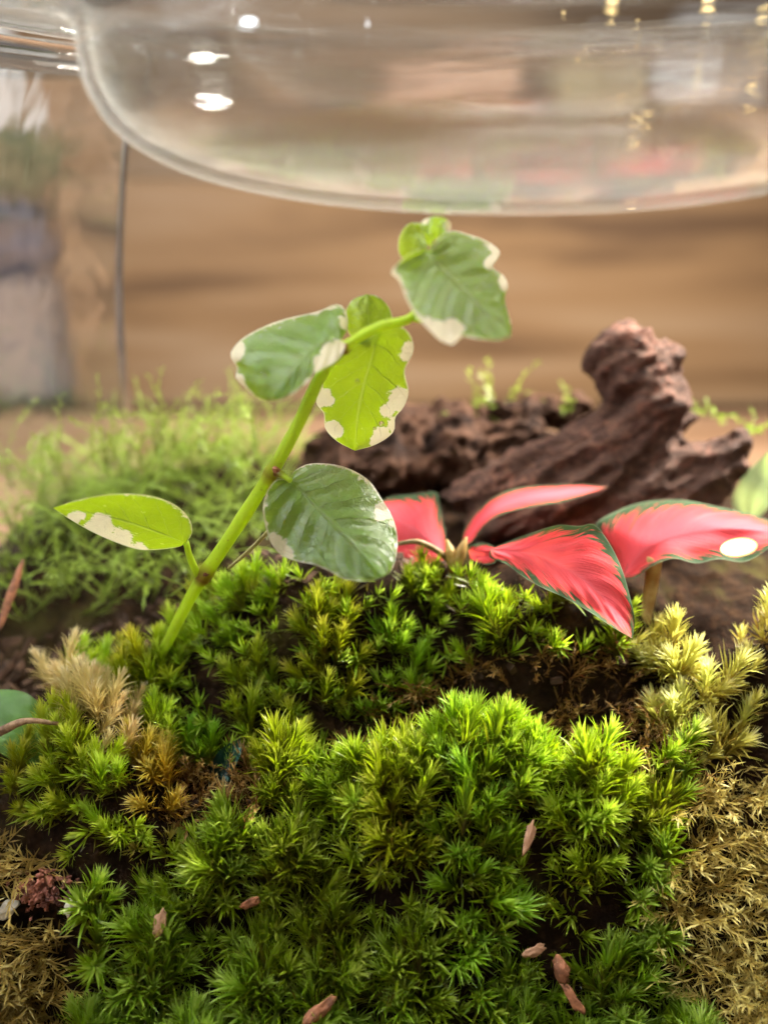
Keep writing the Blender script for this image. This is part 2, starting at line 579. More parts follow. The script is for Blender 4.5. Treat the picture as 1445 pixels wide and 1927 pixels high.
# ------------------------------------------------------------------ terrain inside the jar
CTRL = [  # photo pixel and distance of points on the ground / moss surface
    (-60, 985, 4.5), (100, 975, 4.6), (250, 935, 4.6), (450, 885, 5.2), (600, 860, 5.6), (50, 1060, 3), (250, 1050, 3),
    (50, 1170, 2), (250, 1140, 2), (100, 1245, 1), (260, 1245, .6), (400, 1110, 1.7), (-100, 1250, 1),
    (700, 1100, .3), (400, 1180, .3), (550, 1115, .4), (900, 1105, .3), (1050, 1135, .1), (1180, 1200, -.2),
    (860, 1060, 1.4), (900, 985, 3.6), (1100, 990, 3.8), (700, 960, 3.8), (560, 960, 3.8), (760, 890, 4.8),
    (1300, 1150, .9), (1420, 1120, 1.2), (1290, 1270, -.5), (1400, 1420, -1), (1450, 1240, -.4), (1220, 1320, -.4),
    (1350, 1600, -2), (1350, 1850, -3.2), (1600, 1500, -1.5),
    (850, 1300, -.4), (1100, 1330, -.5), (500, 1400, -1), (350, 1460, -1.2), (700, 1230, -.15), (500, 1260, -.2), (1000, 1230, -.25),
    (900, 1410, -2.0), (700, 1520, -2.25), (1100, 1470, -2.1), (700, 1640, -2.65), (700, 1790, -3.15), (700, 1940, -3.7), (1200, 1610, -2.4), (1200, 1860, -3.1), (1000, 1900, -3.4),
    (1250, 1420, -1.6), (480, 1560, -2.3), (960, 1640, -2.7),
    (180, 1380, -1.2), (170, 1510, -2.1), (100, 1620, -2.25), (60, 1720, -2.4), (60, 1900, -2.9), (270, 1620, -2.4), (400, 1630, -2.55),
    (400, 1860, -3.3), (-100, 1500, -1.5), (-100, 1800, -3),
]
cw = [tuple(at(*c)) for c in CTRL]
cw += [(-1.3, -1.3, 4.3), (0.3, -1.15, 4.6), (2.0, -1.2, 4.7), (3.6, -1.2, 4.5)]
cw += [(-9, 6, 6.4), (-5, 9, 6.6), (0, 9, 6.6), (5, 9, 6.4), (10, 6, 6.0), (11, 1, 4.8), (10, -4, 2.2), (5, -6.6, 1.2), (0, -7.2, 1.1), (-5, -6.4, 1.0), (-8, -4, 1.8), (-9, 1, 5.0)]
cw = np.array(cw)


def tps(r2):
    return np.where(r2 > 1e-9, 0.5 * r2 * np.log(np.maximum(r2, 1e-9)), 0)


_n = len(cw)
_A = np.zeros((_n + 3, _n + 3))
_d = cw[:, None, :2] - cw[None, :, :2]
_A[:_n, :_n] = tps((_d ** 2).sum(-1)) + np.eye(_n) * 0.10
_A[:_n, _n:] = np.c_[np.ones(_n), cw[:, :2]]
_A[_n:, :_n] = _A[:_n, _n:].T
_w = np.linalg.solve(_A, np.r_[cw[:, 2], 0, 0, 0])


def height_np(x, y):
    x, y = np.asarray(x, float), np.asarray(y, float)
    r2 = (x[..., None] - cw[:, 0]) ** 2 + (y[..., None] - cw[:, 1]) ** 2
    return tps(r2) @ _w[:_n] + _w[_n] + _w[_n + 1] * x + _w[_n + 2] * y


def height(x, y):
    return float(height_np(x, y)) + 0.10 * noise.noise(Vector((x * 1.7, y * 1.7, 0)))


def normal(x, y):
    e = 0.15
    return Vector((-(height(x + e, y) - height(x - e, y)) / (2 * e), -(height(x, y + e) - height(x, y - e)) / (2 * e), 1)).normalized()


JX, JY = 1.75, 0.6            # the jar's axis
nx, ny = 150, 130
xs, ys = np.linspace(-8.4, 11.0, nx), np.linspace(-7.0, 9.2, ny)
X, Y = np.meshgrid(xs, ys)
Z = height_np(X, Y)
sv = []
for j in range(ny):
    for i in range(nx):
        p = Vector((X[j, i], Y[j, i], 0))
        d = 0.22 * noise.fractal(p * 1.5, 0.9, 2.1, 5)
        sv.append((X[j, i], Y[j, i], max(Z[j, i] - 0.30 + d, 0.4)))
sf = [(j * nx + i, j * nx + i + 1, (j + 1) * nx + i + 1, (j + 1) * nx + i) for j in range(ny - 1) for i in range(nx - 1)]
rim = [i for i in range(nx)] + [j * nx + nx - 1 for j in range(1, ny)] + [(ny - 1) * nx + i for i in range(nx - 2, -1, -1)] + [j * nx for j in range(ny - 2, 0, -1)]
b0 = len(sv)
sv += [(sv[i][0], sv[i][1], 0.02) for i in rim]
for k in range(len(rim)):
    k2 = (k + 1) % len(rim)
    sf.append((rim[k2], rim[k], b0 + k, b0 + k2))
link('soil', mesh('soil', sv, sf), M['soil'], label='dark crumbly soil bed that the moss and plants grow on', category='soil', kind='structure')


# ------------------------------------------------------------------ table and backdrop
def box(name, lo, hi, mat, parent=None, bevel=0.0, **kw):
    bm = bmesh.new()
    bmesh.ops.create_cube(bm, size=1)
    for v in bm.verts:
        v.co = Vector([(lo[k] + hi[k]) / 2 + v.co[k] * (hi[k] - lo[k]) for k in range(3)])
    if bevel:
        bmesh.ops.bevel(bm, geom=bm.edges[:], offset=bevel, segments=3, affect='EDGES')
    me = bpy.data.meshes.new(name)
    bm.to_mesh(me)
    bm.free()
    return link(name, me, mat, parent, **kw)


box('tabletop', (-90, -40, -3), (90, 37, 0), M['table'], bevel=0.3, label='smooth warm brown wooden tabletop under the terrarium', category='tabletop', kind='structure')
box('grey_stool', (-60, 38, 0.02), (-19.1, 46, 7.8), M['stool'], bevel=0.6, label='greyish wooden stool blurred at the left behind the feathery moss', category='stool')
box('wooden_bench', (-18.8, 37.3, 0.02), (90, 46, 12.7), M['panel'], bevel=0.3, label='brown wooden bench front with horizontal grain out of focus behind the moss', category='bench', kind='structure')
box('wood_panel', (-90, 46.2, -3), (90, 48, 24), M['panel'], bevel=0.3, label='brown wooden panel seen blurred through the glass lid', category='wood panel', kind='structure')
box('room_wall', (-200, 120, -60), (200, 123, 160), M['room'], label='blurred room wall far behind the wooden panel', category='wall', kind='structure')

# things standing behind the glass, all far out of focus
box('pale_box', (15.2, 39, 12.75), (22, 43, 20.5), M['pale_box'], bevel=0.8, label='pale grey box blurred behind the right side of the glass lid', category='box')
box('olive_box', (9.4, 40, 12.75), (14.6, 43, 18.5), M['olive'], bevel=0.4, label='dull olive box blurred behind the middle of the glass lid', category='box')
box('peach_box', (-0.5, 40, 14.25), (7.5, 43, 17.6), M['peach'], bevel=0.6, label='peach coloured box blurred behind the middle of the glass lid', category='box')
box('grey_box', (-36, 42.5, 7.85), (-21.5, 45.5, 22), M['pale_box'], bevel=0.6, label='pale grey box blurred behind the jar at the upper left', category='box')
box('brown_book', (-1.5, 39.6, 12.75), (8.5, 43.4, 14.2), M['bark'], bevel=0.3, label='flat brown block under the peach coloured box', category='block')


def lathe(name, prof, mat, center, seg=96, a0=0.0, a1=2 * math.pi, parent=None, wob=0.0, taper=0, **kw):
    """closed profile turned round the axis; a partial turn gets end caps"""
    full = a1 - a0 > 2 * math.pi - 1e-4
    vs, fs, n = [], [], len(prof)
    m = seg if full else seg + 1
    for k in range(m):
        a = a0 + (a1 - a0) * k / seg
        for i, (r, z) in enumerate(prof):
            if taper and i >= n // 2:
                f = max(.03, min(1, min(k, seg - k) / taper))
                ro, zo = prof[n - 1 - i]
                r, z = ro + (r - ro) * f, zo + (z - zo) * f
            dr = wob * noise.noise(Vector((a * 2.2, z * 0.35, 3.1))) if wob else 0
            vs.append((center[0] + (r + dr) * math.cos(a), center[1] + (r + dr) * math.sin(a), center[2] + z))
    for k in range(seg):
        k2 = (k + 1) % m
        for i in range(n):
            i2 = (i + 1) % n
            fs.append((k * n + i, k2 * n + i, k2 * n + i2, k * n + i2))
    if not full:
        fs.append(tuple(range(n))[::-1])
        fs.append(tuple((m - 1) * n + i for i in range(n)))
    me = mesh(name, vs, fs)
    bm = bmesh.new()
    bm.from_mesh(me)
    bmesh.ops.remove_doubles(bm, verts=bm.verts, dist=1e-4)
    bmesh.ops.recalc_face_normals(bm, faces=bm.faces)
    bm.to_mesh(me)
    bm.free()
    return link(name, me, mat, parent, **kw)


# glass lid: a hollow rounded bowl hanging in the mouth, with a flange
outer = [(0.0, 13.40), (2.0, 13.47), (3.5, 13.66), (4.65, 13.96), (5.45, 14.40), (5.82, 14.90), (5.92, 15.35), (5.95, 15.75), (6.15, 15.95), (6.6, 16.02), (7.9, 16.06), (8.3, 16.14), (8.42, 16.3)]
inner = [(8.3, 16.44), (7.9, 16.42), (6.5, 16.34), (6.05, 16.22), (5.80, 15.85), (5.76, 15.38), (5.66, 14.98), (5.33, 14.53), (4.57, 14.12), (3.45, 13.83), (2.0, 13.65), (0.0, 13.58)]
prof = [tuple(p) for p in spline(outer, 48)] + [tuple(p) for p in spline(inner, 44)]
prof = [(max(r, 0.0), z) for r, z in prof]
lid = empty('glass_cover', (JX, JY, 16.2), label='clear glass lid with rounded hollow bottom hanging above the plant', category='glass lid')
lathe('lid_bowl', prof, M['lid_glass'], (JX, JY, 0), 128, parent=lid)
# rolled upper ring of the lid
ring = [(5.9 + 0.26 * math.cos(a), 17.25 + 0.36 * math.sin(a)) for a in [2 * math.pi * k / 20 for k in range(20)]]
nk = [(5.80, 16.56), (5.98, 16.56), (5.98, 16.86), (5.80, 16.86)]
lathe('lid_ring', ring, M['lid_glass'], (JX, JY, 0), 128, parent=lid)

# the jar: rim ring and the wall on the left and right of the wide opening
jar = empty('glass_jar', (JX, JY, 0), label='clear wavy glass jar wall at the left holding the lid', category='glass jar')
A_L0, A_L1 = math.radians(141), math.radians(214)


def jar_profile():
    o = [(8.2, 0.05), (9.4, 0.7), (9.9, 2.5), (10.0, 6.0), (9.9, 10.0), (9.5, 13.0), (8.9, 14.8), (8.55, 15.6), (8.9, 16.0)]
    i = [(8.83, 16.0), (8.48, 15.6), (8.83, 14.78), (9.43, 12.97), (9.83, 10.0), (9.93, 6.0), (9.83, 2.52), (9.35, 0.75), (8.2, 0.15)]
    return [tuple(p) for p in spline(o, 30)] + [tuple(p) for p in spline(i, 30)]


lathe('jar_wall', jar_profile(), M['jar_glass'], (JX, JY, 0), 60, A_L0, A_L1, parent=jar, wob=0.16, taper=14)
lathe('jar_wall', jar_profile(), M['jar_glass'], (JX, JY, 0), 60, math.radians(-34), math.radians(14), parent=jar, wob=0.16, taper=14)
rimp = [(8.86 + 0.30 * math.cos(a), 15.85 + 0.28 * math.sin(a)) for a in [2 * math.pi * k / 16 for k in range(16)]]
lathe('jar_rim', rimp, M['lid_glass'], (JX, JY, 0), 128, parent=jar)


# ------------------------------------------------------------------ moss shoots
def shoot_mesh(name, rnd, n=58, L=0.42, W=0.062, Hs=0.42, droop=0.0, top=1.25, low=0.15, sec=4, ben=(-.35, .65)):
    mb = MB()
    ga = math.radians(137.5)
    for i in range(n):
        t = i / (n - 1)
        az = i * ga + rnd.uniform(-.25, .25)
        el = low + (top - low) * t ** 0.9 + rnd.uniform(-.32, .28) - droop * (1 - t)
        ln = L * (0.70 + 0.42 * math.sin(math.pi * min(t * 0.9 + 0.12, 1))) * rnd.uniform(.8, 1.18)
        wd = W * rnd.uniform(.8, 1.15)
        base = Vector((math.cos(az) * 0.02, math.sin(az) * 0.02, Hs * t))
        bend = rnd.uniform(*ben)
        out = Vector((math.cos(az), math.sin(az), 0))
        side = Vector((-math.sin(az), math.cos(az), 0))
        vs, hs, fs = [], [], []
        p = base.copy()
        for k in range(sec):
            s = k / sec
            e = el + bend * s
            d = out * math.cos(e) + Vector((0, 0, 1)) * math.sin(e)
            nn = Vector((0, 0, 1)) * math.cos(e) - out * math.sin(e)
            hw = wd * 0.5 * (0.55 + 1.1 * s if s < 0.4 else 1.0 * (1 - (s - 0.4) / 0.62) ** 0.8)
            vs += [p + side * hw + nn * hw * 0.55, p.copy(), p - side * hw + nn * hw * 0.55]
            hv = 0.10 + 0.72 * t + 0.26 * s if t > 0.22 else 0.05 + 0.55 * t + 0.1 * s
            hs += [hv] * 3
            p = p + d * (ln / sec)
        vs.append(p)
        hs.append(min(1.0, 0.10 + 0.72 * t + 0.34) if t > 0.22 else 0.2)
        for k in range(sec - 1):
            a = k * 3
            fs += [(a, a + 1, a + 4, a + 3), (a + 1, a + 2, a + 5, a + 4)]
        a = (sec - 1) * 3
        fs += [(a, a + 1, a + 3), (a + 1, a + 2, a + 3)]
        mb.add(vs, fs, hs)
    return mb


def inside(poly, x, y):
    c, j = False, len(poly) - 1
    for i in range(len(poly)):
        xi, yi = poly[i]
        xj, yj = poly[j]
        if (yi > y) != (yj > y) and x < (xj - xi) * (y - yi) / (yj - yi) + xi:
            c = not c
        j = i
    return c


R_RIDGE = [(280, 1250), (390, 1110), (520, 1075), (700, 1075), (900, 1075), (1050, 1105), (1195, 1170), (1180, 1215), (1050, 1235), (850, 1245), (800, 1310), (640, 1375), (560, 1420), (470, 1440), (330, 1420), (235, 1310)]
R_LEFT = [(190, 1250), (240, 1240), (300, 1300), (320, 1380), (330, 1500), (280, 1560), (300, 1600), (170, 1600), (40, 1560), (10, 1490), (90, 1340)]
R_FRONT = [(500, 1475), (700, 1450), (840, 1410), (950, 1360), (1000, 1405), (1100, 1430), (1310, 1410), (1270, 1560), (1235, 1750), (1340, 1927), (1340, 2300), (130, 2300), (165, 1780), (205, 1690), (330, 1580), (480, 1510)]
R_PALE = [(1195, 1160), (1300, 1225), (1430, 1330), (1405, 1440), (1300, 1430), (1220, 1340)]
R_FAR = [(1385, 1170), (1700, 1130), (1700, 1330), (1410, 1310)]
R_CREAM = [(85, 1300), (160, 1285), (270, 1340), (280, 1400), (240, 1430), (170, 1390), (120, 1350)]
R_AMBER = [(225, 1400), (290, 1395), (335, 1450), (325, 1540), (270, 1560), (235, 1500)]
R_GRIT = [(-40, 1640), (60, 1615), (150, 1640), (190, 1700), (150, 1745), (40, 1750), (-40, 1760)]
R_DRYR = [(1260, 1480), (1700, 1420), (1700, 2300), (1350, 2300), (1340, 1927), (1240, 1750)]
R_DRYL = [(-300, 1580), (30, 1590), (150, 1650), (110, 1750), (80, 2300), (-300, 2300)]
R_GAP = [(340, 1420), (480, 1440), (640, 1375), (850, 1240), (1190, 1210), (1230, 1340), (1300, 1430), (1100, 1430), (950, 1360), (840, 1410), (500, 1475), (480, 1510), (330, 1560), (330, 1450)]
R_FEATH = [(-300, 820), (330, 820), (520, 800), (520, 960), (420, 1060), (280, 1120), (150, 1140), (-300, 1170)]

pts_all = []
rs = random.Random(3)


def poisson(poly, d, tries, lim=None, avoid=()):
    """evenly spread ground points whose picture position falls in poly"""
    ax = [at(px, py, yy) for px, py in poly for yy in (-5, 2)]
    x0, x1 = min(p.x for p in ax) - .5, max(p.x for p in ax) + .5
    out, grid = [], {}
    for _ in range(tries):
        x, y = rs.uniform(max(x0, -8.2), min(x1, 10.8)), rs.uniform(-6.8, 7.0)
        g = (int(x // d), int(y // d))
        if any((x - q[0]) ** 2 + (y - q[1]) ** 2 < d * d for a in (-1, 0, 1) for b in (-1, 0, 1) for q in grid.get((g[0] + a, g[1] + b), ())):
            continue
        z = height(x, y)
        px, py = pix((x, y, z))
        if not inside(poly, px, py) or any(inside(q, px, py) for q in avoid):
            continue
        grid.setdefault(g, []).append((x, y))
        out.append((x, y, z, px, py))
        if lim and len(out) >= lim:
            break
    return out


def orient(x, y, jit=0.35, lean=0.55, out=None):
    n = normal(x, y) * lean + Vector((0, 0, 1 - lean)) + Vector((rs.uniform(-jit, jit), rs.uniform(-jit, jit), 0))
    if out is not None:
        n = n + Vector((out[0], out[1] + .42, 0))
    return Vector((0, 0, 1)).rotation_difference(n.normalized()) @ Quaternion((0, 0, 1), rs.uniform(0, 6.28))


def clumped(pts, size, gap, tinted):
    """gather the shoots into small domed clumps with dark gaps between them: adds (lift, lean out, tint)"""
    cs = []
    for p in rs.sample(pts, len(pts)):
        if all((p[0] - c[0]) ** 2 + (p[1] - c[1]) ** 2 > size * size for c in cs):
            cs.append((p[0], p[1], rs.random(), rs.random()))
    out = []
    for p in pts:
        d = sorted((math.hypot(p[0] - c[0], p[1] - c[1]), c) for c in cs)
        d0, c = d[0]
        d1 = d[1][0] if len(d) > 1 else 9
        if d1 - d0 < gap and rs.random() < .8:
            continue
        lift = 0.50 * (1 - (d0 / (size * .60)) ** 2) + .50 * (c[2] - .5) + rs.uniform(-.06, .10)
        a, b = c[2], c[3]
        tint = (1, 1, 1) if not tinted else (0.80 + .55 * a, 0.82 + .40 * b, 0.8)
        out.append((*p, lift, ((p[0] - c[0]) * .8, (p[1] - c[1]) * .8), tint))
    return out


GREEN = [shoot_mesh('s', random.Random(20 + k), n=112 - 8 * (k % 3), L=0.42 + 0.06 * (k % 3), W=0.036 + 0.006 * (k % 2), Hs=0.66, top=1.50, low=0.98 - .12 * (k % 2), ben=(-1.1, .25)) for k in range(6)]
WIDE = [shoot_mesh('s', random.Random(40 + k), n=66, L=0.48, W=0.054, Hs=0.50, top=1.48, low=0.88, ben=(-1.1, .3)) for k in range(5)]
FINE = [shoot_mesh('s', random.Random(60 + k), n=116, L=0.38, W=0.029, Hs=0.70, top=1.50, low=0.92, ben=(-1.0, .3)) for k in range(4)]
DRY = [shoot_mesh('s', random.Random(80 + k), n=44, L=0.36, W=0.026, Hs=0.62, top=1.2, low=0.1, ben=(-1.6, 1.2)) for k in range(5)]
TINY = [shoot_mesh('s', random.Random(90 + k), n=22, L=0.32, W=0.046, Hs=0.36, top=1.4, low=0.6, sec=3) for k in range(4)]


def shared(mbs, matkey, tagname):
    out = []
    for mb in mbs:
        me = mb.mesh(tagname)
        me.materials.append(M[matkey])
        out.append(me)
    return out


def plant_shoots(parent, pts, mbs, matkey, smin=0.75, smax=1.15, sink=0.62, lean=0.55, jit=0.35, name='moss_shoot'):
    """the biggest shoots as parts, sharing mesh data; past 300 the smallest-looking are joined"""
    pts = sorted(pts, key=lambda p: (Vector(p[:3]) - EYE).length)
    mes = shared(mbs, matkey, name)
    for x, y, z, px, py, lift, outw, tint in pts[:300]:
        o = bpy.data.objects.new(name, rs.choice(mes))
        COL.objects.link(o)
        q = orient(x, y, jit, lean, outw)
        sc = rs.uniform(smin, smax)
        z += lift
        o.color = (*tint, 1)
        o.parent = parent
        p = Vector((x, y, z)) - (q @ Vector((0, 0, 1))) * sink
        o.location = p - parent.location
        o.rotation_mode = 'QUATERNION'
        o.rotation_quaternion = q
        o.scale = (sc, sc, sc * rs.uniform(.9, 1.15))
    rest = pts[300:]
    if rest:
        join_shoots(parent, rest, mbs, matkey, smin, smax, sink, lean, jit, 'moss_shoots')


def join_shoots(parent, pts, mbs, matkey, smin, smax, sink, lean, jit, name, **kw):
    V, Fc, Hh = [], [], []
    base = 0
    arrs = [(np.array([tuple(v) for v in mb.v]), mb.f, mb.h) for mb in mbs]
    for x, y, z, px, py, *ex in pts:
        va, fa, ha = rs.choice(arrs)
        q = orient(x, y, jit, lean, ex[1] if ex else None)
        z += ex[0] if ex else 0
        R = np.array(q.to_matrix()) * rs.uniform(smin, smax)
        p = Vector((x, y, z)) - (q @ Vector((0, 0, 1))) * sink
        V.append(va @ R.T + np.array(p))
        Fc += [tuple(i + base for i in f) for f in fa]
        dh = rs.uniform(-.08, .08)
        Hh += [h + dh for h in ha]
        base += len(va)
    if not V:
        return None
    me = mesh(name, np.concatenate(V).tolist(), Fc, True, h=Hh)
    return link(name, me, M[matkey], parent, kind='stuff', **kw)


def cushion(label, region, matkey, mbs, d, tries, fill_d=0.24, fill_tries=0, avoid=(), fill_mat=None, clump=0.95, gap=0.16, **kw):
    pts = poisson(region, d, tries, avoid=avoid)
    pts = clumped(pts, clump, gap, matkey == 'moss')
    c = np.mean([p[:3] for p in pts], axis=0)
    root = empty('moss_cushion', c, label=label, category='moss')
    plant_shoots(root, pts, mbs, matkey, **kw)
    if fill_tries:
        fp = poisson(region, fill_d, fill_tries, avoid=avoid)
        join_shoots(root, fp, TINY, fill_mat or matkey, .8, 1.25, 0.28, .6, .45, 'moss_undergrowth')
    print(label, len(pts))
    return root


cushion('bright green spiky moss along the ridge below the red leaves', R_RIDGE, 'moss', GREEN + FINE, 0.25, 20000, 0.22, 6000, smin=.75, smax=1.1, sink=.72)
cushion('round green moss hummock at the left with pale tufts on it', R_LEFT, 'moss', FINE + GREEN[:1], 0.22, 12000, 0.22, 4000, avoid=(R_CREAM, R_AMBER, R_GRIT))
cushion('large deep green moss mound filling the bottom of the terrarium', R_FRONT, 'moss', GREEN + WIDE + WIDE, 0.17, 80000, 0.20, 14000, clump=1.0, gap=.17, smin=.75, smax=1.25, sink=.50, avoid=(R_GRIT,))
cushion('pale yellow moss clump right of the red leaf tip', R_PALE, 'pale_moss', GREEN, 0.27, 7000, 0.2, 3000)
cushion('pale yellow moss clump at the far right edge', R_FAR, 'pale_moss', FINE, 0.34, 5000, 0.22, 3000)
cushion('cream coloured dry moss tuft on top of the left hummock', R_CREAM, 'cream_moss', FINE, 0.21, 7000, sink=.40)
cushion('amber yellow moss tuft on the side of the left hummock', R_AMBER, 'amber_moss', FINE, 0.21, 7000, sink=.40)

g = poisson(R_GAP, 0.5, 9000)
join_shoots(None, g, DRY, 'dry_moss', .6, 1.2, .42, .4, .7, 'dead_moss', label='brown dead moss in the hollow between the green mounds', category='dead moss')


# ------------------------------------------------------------------ strands: feathery and dry moss
def strands(name, pts, matkey, n_per, length, leaf, width, spread, up, label, cat, rad=0.012, steps=9, lf=2):
    V = MB()
    for x, y, z, px, py in pts:
        for _ in range(n_per):
            az = rs.uniform(0, 6.28)
            d = Vector((math.cos(az) * spread, math.sin(az) * spread, up + rs.uniform(-.4, .6))).normalized()
            ln = length * rs.uniform(.5, 1.25)
            p = Vector((x + rs.uniform(-.2, .2), y + rs.uniform(-.2, .2), z - .25))
            P_, Rr, Hh = [], [], []
            cv = Vector((rs.uniform(-1, 1), rs.uniform(-1, 1), rs.uniform(-1.1, .3))) * 0.16
            for k in range(steps):
                P_.append(p.copy())
                Rr.append(rad * (1 - .6 * k / steps))
                Hh.append(0.15 + 0.65 * k / steps)
                p = p + d * (ln / steps)
                d = (d + cv + Vector((rs.uniform(-.12, .12), rs.uniform(-.12, .12), rs.uniform(-.12, .12)))).normalized()
            tube(V, P_, Rr, 3, Hh)
            if leaf <= 0:
                continue
            for k in range(1, steps):
                t = (P_[k] - P_[k - 1]).normalized()
                for s in range(lf):
                    a = rs.uniform(0, 6.28)
                    sd = t.orthogonal().normalized()
                    sd = Quaternion(t, a) @ sd
                    q = P_[k - 1].lerp(P_[k], rs.random())
                    wv = t.cross(sd) * width * .5
                    ll = leaf * rs.uniform(.6, 1.3) * (1 - .35 * k / steps)
                    tip = q + (sd * .62 + t * .8) * ll
                    m = q.lerp(tip, .45)
                    h = 0.3 + .6 * k / steps + rs.uniform(-.1, .15)
                    V.add([q, m + wv, tip, m - wv], [(0, 1, 2), (0, 2, 3)], [h - .15, h, h + .15, h])
    return link(name, V.mesh(name), M[matkey], label=label, category=cat, kind='stuff')


fp = poisson(R_FEATH, 0.44, 6000)
strands('feather_moss', fp, 'feather_moss', 4, 2.3, 0.30, 0.026, 0.8, 0.85, 'loose feathery light green moss on the bank at the left', 'feathery moss', rad=0.022, steps=11)
tall = [(*at(px, py, 4.6), px, py) for px, py in ((60, 900), (90, 880), (200, 860), (220, 880), (300, 840), (320, 830), (340, 860), (380, 840), (430, 860), (470, 840), (20, 900), (130, 910), (270, 870))]
strands('moss_sprigs', tall, 'feather_moss', 4, 2.0, 0.26, 0.04, 0.3, 1.3, 'tall thin feathery moss sprigs standing against the wood at the left', 'feathery moss', steps=12)
dr = poisson(R_DRYR, 0.24, 16000)
strands('straw_moss', dr, 'straw_moss', 12, 1.1, 0.28, 0.030, 1.0, 0.7, 'straw coloured dry moss in the lower right corner', 'dry moss', rad=0.009)
dl = poisson(R_DRYL, 0.19, 14000, avoid=(R_GRIT,))
strands('brown_moss', dl, 'straw_moss', 12, 1.2, 0.30, 0.034, 1.0, 0.6, 'brown tangled dry moss in the lower left corner', 'dry moss', rad=0.014)
gp = poisson(R_GAP, 0.22, 9000)
strands('dead_fibres', gp, 'dry_moss', 5, 0.7, 0.16, 0.03, 0.8, 0.9, 'thin brown fibres tangled in the hollow between the green mounds', 'fibres', rad=0.012)


# ------------------------------------------------------------------ the climbing fig
def leaf(name, parent, matkey, base, tip, left, right, mid, depth, cream=(), young=0.0, rim=0.0, n=44, m=13, cup=0.0, wave=0.0, wk=6.0, seed=0.0, label=None, quilt=0.0):
    """leaf blade: outline traced as left and right edges from base to tip, laid on its own curved surface.
    depth = (y at base, y at tip, extra y on the left edge, extra y on the right edge)"""
    rl = random.Random(int(seed * 100))
    cream = list(cream) + [(cx + rl.uniform(-1, 1) * r_, cy + rl.uniform(-1, 1) * r_, r_ * rl.uniform(.35, .75)) for cx, cy, r_ in cream if r_ > 9 for _ in range(5)]
    L = resample(spline([base] + left + [tip], 60), n)
    Rr = resample(spline([base] + right + [tip], 60), n)
    Mm = resample(spline([base] + mid + [tip], 40), n)
    vs, fs, lf, cr, yg = [], [], [], [], []
    for i in range(n):
        u = i / (n - 1)
        for j in range(2 * m + 1):
            v = j / m - 1
            e = L[i] if v < 0 else Rr[i]
            p = Mm[i] + (e - Mm[i]) * abs(v)
            jag = 1.0
            y = depth[0] + (depth[1] - depth[0]) * u
            y += (depth[2] if v < 0 else depth[3]) * abs(v) ** 1.15 * math.sin(math.pi * min(max(u * .9 + .05, 0), 1)) ** .5
            y += cup * v * v
            y += wave * math.sin(wk * u * 2 + 2.4 * v + seed) * abs(v) * .5
            if quilt:
                y += quilt * math.sin((u * 6.5 - abs(v) * 2.0) * 2 * math.pi) * min(abs(v) * 3, 1) * (1 - .5 * abs(v))
            y += 0.05 * noise.noise(Vector((u * 3 + seed, v * 2, seed)))
            vs.append(at(p[0], p[1], y))
            lf.append((u, v, 0))
            c = 1.35 * rim * max(0, (abs(v) - .78) / .22) ** 1.2
            for (cx, cy, cr_) in cream:
                q = math.hypot(p[0] - cx, p[1] - cy) / (cr_ * .9)
                c = max(c, min(1.1, 1.7 - 1.15 * q))
            if u in (0,):
                c = 0
            cr.append(max(0, c))
            yg.append(young)
    k = 2 * m + 1
    for i in range(n - 1):
        for j in range(k - 1):
            fs.append((i * k + j, i * k + j + 1, (i + 1) * k + j + 1, (i + 1) * k + j))
    me = mesh(name, vs, fs, True, lf=lf, cream=cr, young=yg)
    return link(name, me, M[matkey], parent, label=label)


def stalk(name, parent, matkey, pts, n=24, seg=10, nodes=(), label=None):
    """pts: (px, py, y, radius in photo pixels)"""
    sp = spline(pts, n)
    P_, Rr, Hh = [], [], []
    for s in sp:
        p = at(s[0], s[1], s[2])
        P_.append(p)
        k = 0
        for (nx_, ny_, nr) in nodes:
            k = max(k, max(0, 1.3 - math.hypot(s[0] - nx_, s[1] - ny_) / nr))
        k = min(k, 1)
        Rr.append(cm(max(s[3], .8), p) * (1 + .30 * k + .10 * noise.noise(Vector((s[0] * .02, s[1] * .02, 1)))))
        Hh.append(k)
    mb = MB()
    tube(mb, P_, Rr, seg, Hh)
    return link(name, mb.mesh(name, 'node'), M[matkey], parent, label=label)


fig = empty('climbing_fig', at(320, 1215, 0), label='young variegated fig with a leaning yellow green stem and cream edged leaves', category='plant')
stalk('stem', fig, 'fig_stem', [(300, 1240, .15, 9), (345, 1150, .05, 11), (378, 1092, -.05, 13), (440, 1000, -.2, 13), (510, 890, -.4, 12.5), (560, 800, -.55, 12), (605, 705, -.7, 11), (655, 648, -.8, 10), (715, 614, -.75, 10), (775, 596, -.65, 9), (800, 540, -.5, 7), (808, 470, -.5, 6)],
      n=70, nodes=((385, 1082, 14), (513, 886, 11), (645, 655, 9)))
stalk('petiole', fig, 'fig_stem', [(378, 1095, -.05, 8), (358, 1050, -.2, 6.5), (350, 1020, -.3, 6)], n=12)
stalk('petiole', fig, 'fig_stem', [(513, 885, -.4, 8), (530, 893, -.55, 6), (548, 905, -.65, 5)], n=10, nodes=((520, 888, 14),))
stalk('petiole', fig, 'fig_stem', [(640, 660, -.75, 7), (650, 652, -.8, 6), (640, 642, -.85, 5)], n=8)
stalk('petiole', fig, 'fig_stem', [(770, 598, -.6, 7), (800, 602, -.75, 6), (815, 600, -.8, 4)], n=8)
stalk('aerial_root', fig, 'root', [(505, 1000, -.1, 4), (470, 1035, .0, 3.6), (430, 1070, .15, 3)], n=10, seg=6)
